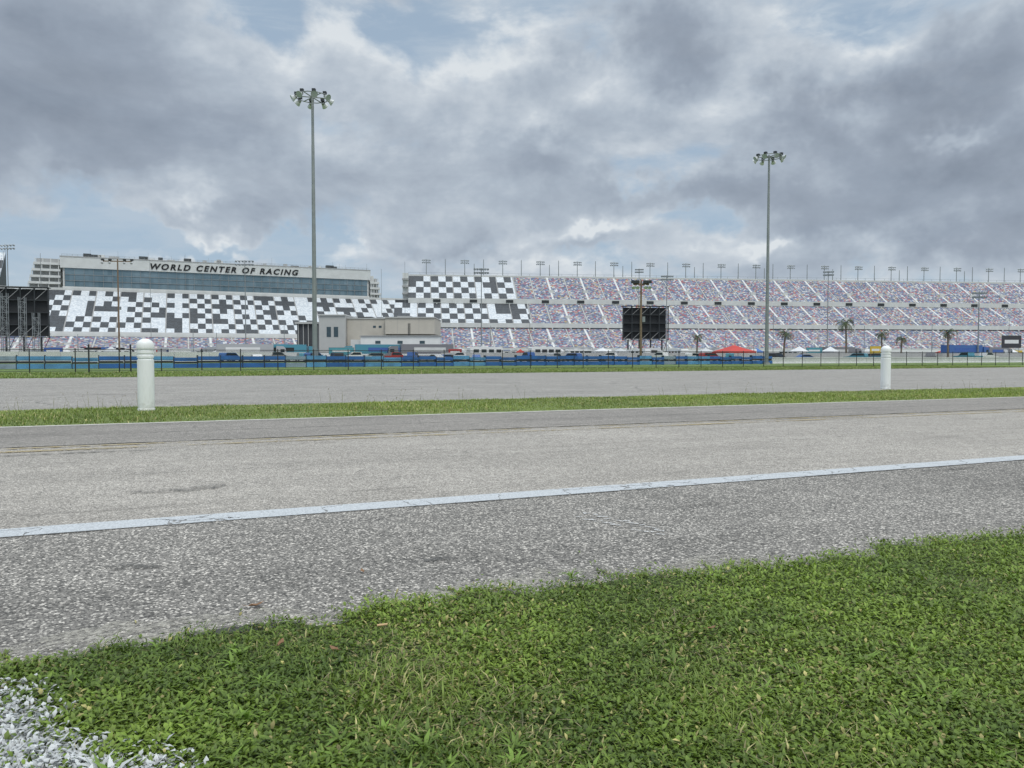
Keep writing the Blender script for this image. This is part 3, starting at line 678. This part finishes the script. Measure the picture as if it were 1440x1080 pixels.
# ---------------------------------------------------------------- INFIELD BUILDING
EB=empty("infield_building"); Yb=250
def BX(b,px0,px1,py_top,dy0,dy1,m,py_bot=None,Y=Yb):
    z1=W(0,py_top,Y).z; z0=0 if py_bot is None else W(0,py_bot,Y).z
    b.box((px0-720)/F*Y,(px1-720)/F*Y,Y+dy0,Y+dy1,z0,z1,m)
b=MB()
BX(b,416,451,455,2,22,M_concourse); BX(b,414,453,452.5,1,23,M_lgrey,455.2)
for q in (418,425,432,439,446): BX(b,q,q+.7,455.3,1.4,1.9,M_lgrey)
BX(b,451.3,488,444,-2,20,M_lgrey); BX(b,450.8,488.5,442.6,-2.5,20.5,M_wt2,444)
BX(b,488.6,543,448.5,0,20,M_beige); BX(b,543.1,612,447.5,-1.5,20,M_beige,470)
BX(b,543.1,606,470.1,1.5,19,M_beige)
BX(b,488.6,543,447,-.3,20.2,M_lgrey,448.4); BX(b,543.1,612.6,446,-1.9,20.3,M_lgrey,447.4)
BX(b,515,622,474,-9,-1.8,M_wt); BX(b,514,623,472.8,-9.4,-1.75,M_cgr,473.9)
BX(b,498,515,478,-5,-.3,M_wt2)
BX(b,555,575,443,6,14,M_cgr,446); BX(b,500,520,444.5,4,12,M_dark,447)
for (a_,c_) in ((462,468),(472,478)): BX(b,a_,c_,460,-2.08,-2.02,M_glass,474)
for q in (525,533): BX(b,q,q+4,458,-.07,-.01,M_glass,461)
for q in (535,565,595): BX(b,q,q+7,480,-9.08,-9.02,M_glass,484)
for q in (575,577): BX(b,q,q+1,455,-1.6,-1.55,M_dark,490)
for q in (508,560,590): BX(b,q,q+.25,448,-1.54 if q>543 else -.04,-1.505 if q>543 else -.005,M_cgr,470)
b.build("building_body",parent=EB)

# ---------------------------------------------------------------- VIDEO SCREENS (seen from the back)
def screen(name,px0,px1,pyt,pyb,Y,rot=0):
    w_=(px1-px0)/F*Y; c0=W((px0+px1)/2,501,Y); zt=W(0,pyt,Y).z; zb=W(0,pyb,Y).z; b=MB(); hw=w_/2
    b.box(-hw+.6,hw-.6,1.2,2.2,zb+.4,zt-.4,M_blk)
    for x in np.linspace(-hw,hw,6): b.box(x-.16,x+.16,-.2,.15,zb,zt,M_dark); b.box(x-.12,x+.12,.16,1.19,zb+1,zb+1.2,M_dark)
    for z in np.linspace(zb,zt,5): b.box(-hw-.3,hw+.3,-.26,.21,z-.14,z+.14,M_dark); b.box(-hw,hw,.3,1.19,z-.06,z+.06,M_cgr)
    for i in range(5):
        xa=-hw+w_*i/5; xb=xa+w_/5; b.cyl((xa,0,zb),(xb,0,zb+(zt-zb)/4),.09,.09,M_cgr,5); b.cyl((xa,0,zt-(zt-zb)/4),(xb,0,zt),.09,.09,M_cgr,5)
    for x in (-hw*.75,-hw*.25,hw*.25,hw*.75):
        b.cyl((x,.6,0),(x,.6,zb+.2),.35,.3,M_dark,8)
        b.cyl((x,.6,zb*.2),(x+hw*.25,.6,zb),.1,.1,M_dark,5)
    b.box(-hw-.2,hw+.2,-.8,2.4,zt+.01,zt+.25,M_dark)
    b.build(name,loc=(c0.x,c0.y,0),rot=rot)
screen("video_screen",875,940,431,478,300,.1); screen("video_screen",-22,64,404,474,240,.3)
def truss(px,Y,pyt,w_=1.6):
    c0=W(px,501,Y); zt=W(0,pyt,Y).z; b=MB()
    for sx_ in (-1,1):
        for sy in (-1,1): b.cyl((sx_*w_/2,sy*w_/2,0),(sx_*w_/2,sy*w_/2,zt),.1,.1,M_galv,5)
    z=0;s_=1
    while z<zt-w_:
        for sy in (-1,1): b.cyl((-s_*w_/2,sy*w_/2,z),(s_*w_/2,sy*w_/2,z+w_),.06,.06,M_galv,4); b.cyl((-w_/2,sy*w_/2,z+w_),(w_/2,sy*w_/2,z+w_),.06,.06,M_galv,4)
        z+=w_; s_=-s_
    b.build("truss_tower",loc=(c0.x,c0.y,0),rot=.3)
truss(8,225,412); truss(33,225,418); truss(52,225,440); 

# ---------------------------------------------------------------- misc poles
def pole(px,Y,pyt,kind,w_=5,m=None,name="light_pole",r=.16):
    c0=W(px,501,Y); zt=W(0,pyt,Y).z; b=MB(); m=m or M_galv
    b.cyl((0,0,0),(0,0,zt),r*1.2,r*.75,m,8)
    if kind=='rack':
        for z_ in (zt-.2,zt-1.3):
            b.cyl((-w_/2,0,z_),(w_/2,0,z_),.1,.1,M_galv,5)
            for k in range(6):
                x=-w_/2+w_*k/5; flood(b,(x,-.35,z_-.2),(.1*(k-2.5),-.8,-.6),.62)
    if kind=='wood':
        b.box(-w_/2,w_/2,-.1,.1,zt-.75,zt-.5,M_wood)
        for x in (-w_/2,-w_/4,w_/4,w_/2): b.box(x-.32,x+.32,-.5,.1,zt-.48,zt-.05,M_dark); b.cyl((x,-.2,zt-.8),(x,-.6,zt-1.2),.16,.32,M_lampw,8)
        b.box(.2,.6,-.25,.25,zt*.5,zt*.5+.8,M_galv)
    b.build(name,loc=(c0.x,c0.y,0),rot=random.Random(px).uniform(-.3,.3))
pole(168,190,364,'wood',7,M_wood,"utility_pole",.22); pole(901,112,394,'wood',2.4,M_wood,"utility_pole",.17)
pole(346,250,366,'rack',5.5); pole(677,230,377,'rack',4.); pole(937,250,387,'rack',3.5); pole(1163,270,381,'rack',3); pole(1375,200,410,'rack',3); pole(14,260,344,'rack',6.5)
pole(898,330,378,'rack',3.2)
for px,Y,pt in ((60,300,356),(213,330,366),(537,380,378),(570,380,368),(1087,260,440),(1418,300,448),(745,300,440),(690,240,458),(1310,260,455),(1020,250,470),(272,230,460),(305,210,468),(820,260,462),(1150,240,470),(110,210,470),(400,220,455),(640,200,470),(770,210,472),(1060,200,466),(1215,220,458),(1345,240,468)): pole(px,Y,pt,'x',name="flag_pole",r=.1)

# ---------------------------------------------------------------- palms
M_trunk=mat("palm_trunk",(.17,.14,.11),.9,0,.3,5); M_frond=mat("palm_frond",(.055,.085,.03),.6,0,.3,1.); M_dead=mat("palm_dead_frond",(.20,.15,.08),.8,0,.3,1.)
def palm(px,Y,pyt,seed,fl=2.6):
    r=random.Random(seed); c0=W(px,501,Y); zt=W(0,pyt,Y).z-fl*.45; b=MB(); n_=8; lean=r.uniform(-.4,.4); prev=None
    for i in range(n_+1):
        q=i/n_; p=Vector((lean*q*q,0,zt*q)); rad=.28-.10*q+(.10 if i==0 else 0)+(.08 if i==n_ else 0)
        if prev: b.cyl(prev[0],p,prev[1],rad,M_trunk,9)
        prev=(p,rad)
    top=prev[0]
    for k in range(22):
        az_=k*2.399+r.uniform(-.3,.3); e0=r.uniform(-.35,1.3); L=fl*r.uniform(.75,1.2); mm=M_dead if e0<-.2 else M_frond
        p=top.copy(); e=e0; h=Vector((math.cos(az_),math.sin(az_),0)); sd_=Vector((-h.y,h.x,0)); ns=10
        for s in range(ns):
            dv=h*math.cos(e)+Vector((0,0,math.sin(e))); q=p+dv*(L/ns); wl=(.55*math.sin(math.pi*(s+1.2)/(ns+1.5))+.08)*fl/2.6
            for sg in (-1,1):
                for u_ in (0,.5):
                    a0=p+(q-p)*u_; a1=p+(q-p)*(u_+.28); tip=a0+(sd_*sg*wl*.8+dv*.5*wl-Vector((0,0,wl*r.uniform(.3,.9))))
                    b.face([a0,a1,tip],mm)
            b.face([p-sd_*.03,p+sd_*.03,q+sd_*.02,q-sd_*.02],mm)
            p=q; e-=.13+.035*s
    b.build("palm_tree",loc=(c0.x,c0.y,0))
palm(1190,190,446,1,3.4); palm(1102,180,462,2,2.7); palm(1240,210,464,3,2.7); palm(1333,190,461,4,2.8); palm(980,200,468,5,2.3); palm(1267,230,471,6,3.0)

# ---------------------------------------------------------------- vehicles and tents
M_tyre=mat("tyre",(.02,.02,.02),.9); M_vg=mat("vehicle_glass",(.02,.03,.04),.1)
paints=[mat("car_paint_"+nm,cl,.3,0,.03) for nm,cl in (("white",(.7,.7,.7)),("red",(.38,.04,.04)),("blue",(.05,.13,.36)),("black",(.02,.02,.025)),("silver",(.42,.43,.45)),("teal",(.08,.27,.36)),("grey",(.2,.2,.22)))]
quiet=[paints[0],paints[4],paints[6],paints[0],paints[3],paints[2]]
def wheels(b,xs,hw,r=.36):
    for x in xs:
        for s in (-1,1):
            b.cyl((x,s*hw,r),(x,s*(hw-.24),r),r,r,M_tyre,14); b.cyl((x,s*(hw+.01),r),(x,s*(hw-.01),r),r*.55,r*.55,M_galv,10)
def car(x,y,rot,p,kind='suv'):
    b=MB(); hw=.92
    if kind=='suv':
        body=[(-2.3,.35),(2.3,.35),(2.38,.6),(2.3,.95),(1.2,1.08),(-2.3,1.1),(-2.38,.7)]; cab=[(1.15,1.08),(.45,1.68),(.2,1.74),(-1.9,1.74),(-2.15,1.62),(-2.28,1.1)]
    elif kind=='pickup':
        body=[(-2.8,.45),(2.7,.45),(2.78,.75),(2.7,1.1),(1.5,1.2),(-2.8,1.2)]; cab=[(1.45,1.2),(.8,1.84),(.5,1.9),(-.8,1.9),(-1.0,1.2)]
    else:
        body=[(-2.25,.3),(2.25,.3),(2.32,.5),(2.2,.8),(1.1,.93),(-2.2,.98),(-2.3,.6)]; cab=[(1.05,.93),(.3,1.38),(0,1.44),(-1.1,1.42),(-1.9,.98)]
    b.prism(body,-hw,hw,p); b.prism(cab,-hw*.86,hw*.86,p)
    cx=sum(q[0] for q in cab)/len(cab); cz=sum(q[1] for q in cab)/len(cab)
    g_=[(cx+(q[0]-cx)*.86,cz+(q[1]-cz)*.66+.01) for q in cab]
    b.prism(g_,-hw*.86-.012,hw*.86+.012,M_vg)
    (xa,za),(xb,zb)=cab[0],cab[1]; dx,dz=xb-xa,zb-za; nx,nz=dz,-dx; l=math.hypot(nx,nz); nx/=l;nz/=l
    q0=(xa+dx*.12+nx*.012,za+dz*.12+nz*.012); q1=(xa+dx*.9+nx*.012,za+dz*.9+nz*.012)
    b.face([(q0[0],-hw*.76,q0[1]),(q0[0],hw*.76,q0[1]),(q1[0],hw*.7,q1[1]),(q1[0],-hw*.7,q1[1])],M_vg)
    wheels(b,(1.45,-1.45) if kind!='pickup' else (1.75,-1.7),hw+.02,.34 if kind!='pickup' else .4)
    b.box(2.28 if kind!='pickup' else 2.7,2.42 if kind!='pickup' else 2.82,-hw*.9,hw*.9,.38,.55,M_dark)
    b.build({'suv':"parked_suv",'pickup':"pickup_truck"}.get(kind,"parked_car"),loc=(x,y,.006),rot=rot)
def rv(x,y,rot,p,L=9.):
    b=MB(); hw=1.25; h=L/2
    b.prism([(-h,.55),(h,.55),(h+.15,1.3),(h-.1,2.2),(h-.5,3.2),(h-.9,3.35),(-h+.2,3.35),(-h,3.1)],-hw,hw,M_wt)
    b.box(-h+.1,h-.1,-hw-.012,hw+.012,1.1,1.45,p)
    for k in range(4): q=-h+.9+k*L*.22; b.box(q,q+1.3,-hw-.014,hw+.014,2.0,2.75,M_vg)
    b.face([(h+.03,-1.1,1.75),(h+.03,1.1,1.75),(h-.27,1.05,2.9),(h-.27,-1.05,2.9)],M_vg)
    b.box(-1,0,-.5,.5,3.36,3.65,M_wt2); b.box(-3,-2.2,-.4,.4,3.36,3.6,M_cgr)
    wheels(b,(h-1.4,-h+2.,-h+2.95),hw+.01,.45)
    b.build("motorhome",loc=(x,y,.006),rot=rot)
def hauler(x,y,rot,p):
    b=MB(); hw=1.28
    b.box(-8,5.2,-hw,hw,1.1,4.1,p); b.box(-7.8,5.,-hw-.012,hw+.012,1.3,1.7,M_wt); b.box(-6,2,-hw-.014,hw+.014,2.3,3.3,random.Random(x).choice([M_wt,M_blk,M_wt2,M_ban[1]]))
    b.prism([(5.9,.6),(9.6,.6),(9.7,1.4),(8.4,1.8),(8.1,3.2),(7.6,3.6),(5.9,3.7)],-1.15,1.15,p); b.face([(8.42,-1,1.95),(8.42,1,1.95),(8.16,.95,3.1),(8.16,-.95,3.1)],M_vg)
    b.box(6.9,7.9,-1.165,1.165,2.1,2.9,M_vg); b.box(-7.5,6,-.5,.5,.75,1.09,M_dark)
    wheels(b,(9.,6.7,5.8,-5.,-6.2),1.2,.5)
    b.build("race_hauler_truck",loc=(x,y,.006),rot=rot)
def tent(x,y,rot,m,w_=3,h=2.3):
    b=MB(); hw=w_/2
    for sx_ in (-1,1):
        for sy in (-1,1): b.cyl((sx_*hw,sy*hw,0),(sx_*hw,sy*hw,h),.04,.04,M_galv,6)
    c=[(-hw-.1,-hw-.1),(hw+.1,-hw-.1),(hw+.1,hw+.1),(-hw-.1,hw+.1)]
    for i in range(4):
        p,q=c[i],c[(i+1)%4]; b.face([(p[0],p[1],h),(q[0],q[1],h),(q[0]*.5,q[1]*.5,h+.55),(p[0]*.5,p[1]*.5,h+.55)],m)
        b.face([(p[0]*.5,p[1]*.5,h+.55),(q[0]*.5,q[1]*.5,h+.55),(0,0,h+1.2)],m); b.face([(p[0],p[1],h-.3),(q[0],q[1],h-.3),(q[0],q[1],h),(p[0],p[1],h)],m)
    b.build("canopy_tent",loc=(x,y,.006),rot=rot)
M_tent=[mat("tent_"+nm,cl,.7,0,.05) for nm,cl in (("white",(.70,.71,.73)),("red",(.5,.05,.04)),("blue",(.06,.16,.42)),("grey",(.5,.52,.54)))]
tc_=[M_tent[0],M_tent[0],M_tent[3],M_tent[0],M_tent[2],M_tent[3]]
r=random.Random(21)
def P2(px,Y): q=W(px,501,Y); return q.x,q.y
px=325; i=0
while px<640:
    x,y=P2(px,140+r.uniform(-9,9)); kd=r.choice(['suv','pickup','sedan','suv','pickup']); car(x,y,r.choice([.35,3.5,1.2,2.2])+r.uniform(-.2,.2),paints[[2,5,0,6,5,2,3,0,6,1,2,4][i%12]],kd); px+=r.uniform(13,34); i+=1
px=648
while px<1440:
    x,y=P2(px,150+r.uniform(-8,8)); car(x,y,r.uniform(0,3.1),r.choice(quiet+[paints[1],paints[5],paints[2]]),r.choice(['suv','pickup','sedan'])); px+=r.uniform(18,75)
for px in (345,405,535,600): x,y=P2(px+r.uniform(-9,9),190+r.uniform(-6,6)); hauler(x,y,r.uniform(.2,.6)+r.choice([0,3.14]),r.choice([paints[2],paints[5],paints[6],paints[4]]))
for px in (30,70,95,150,200,240,300,655,690,720,760,790,850,930,985,1110,1130,1175,1215,1290,1350,1390,1420):
    x,y=P2(px+r.uniform(-9,9),r.uniform(175,225)); k=r.random()
    if k<.2: rv(x,y,r.uniform(0,.5),r.choice(quiet),r.uniform(7,10.5))
    elif k<.28: hauler(x,y,r.uniform(0,.6),r.choice(quiet))
    elif k<.8: car(x,y,r.uniform(0,3.1),r.choice(quiet+[paints[1]]),r.choice(['suv','pickup']))
    else: tent(x,y,r.uniform(0,1),r.choice(tc_),r.choice([3,4]),2.4)
for i in range(64):
    x,y=P2(r.uniform(630,1450),r.uniform(240,288)); k=r.random()
    if k<.5: tent(x,y,r.uniform(0,1),r.choice(tc_+[M_tent[1]]),r.choice([3,4,5]),2.6)
    elif k<.85: rv(x,y,r.uniform(0,3.1),r.choice(quiet),r.uniform(7,11))
    else: hauler(x,y,r.uniform(0,3),r.choice(quiet))
for i in range(26):
    x,y=P2(r.uniform(60,410),r.uniform(235,290)); k=r.random()
    if k<.5: rv(x,y,r.uniform(0,3.1),r.choice(quiet),r.uniform(7,11))
    elif k<.6: hauler(x,y,r.uniform(0,3),r.choice(quiet))
    else: tent(x,y,r.uniform(0,1),r.choice(tc_),4,2.6)
x,y=P2(1032,138); tent(x,y,.3,M_tent[1],5.5,2.0); x,y=P2(1000,138); car(x,y,.4,paints[1],'suv')
def signboard(px,Y,pyt,pyb,w_,m,name="sign_board"):
    c0=W(px,501,Y); zt=W(0,pyt,Y).z; zb=W(0,pyb,Y).z; b=MB()
    b.box(-w_/2,w_/2,-.05,.05,zb,zt,m); b.box(-w_/2-.08,w_/2+.08,.052,.1,zb-.08,zt+.08,M_galv)
    b.box(-w_*.36,w_*.36,-.06,-.052,zb+(zt-zb)*.35,zb+(zt-zb)*.65,M_wt)
    for s in (-1,1): b.cyl((s*w_*.4,.16,0),(s*w_*.4,.16,zt),.06,.06,M_galv,6)
    b.build(name,loc=(c0.x,c0.y,0))
signboard(1231,180,487,497,2.6,M_ban[2]); signboard(1422,230,472,489,6,M_ban[3]); signboard(640,170,491,499,3,M_ban[0]); signboard(760,190,490,498,4,M_ban[1]); signboard(1145,190,489,497,4,M_ban[4]); signboard(75,160,489,498,4,M_ban[1]); signboard(480,150,489,498,5,M_ban[4])
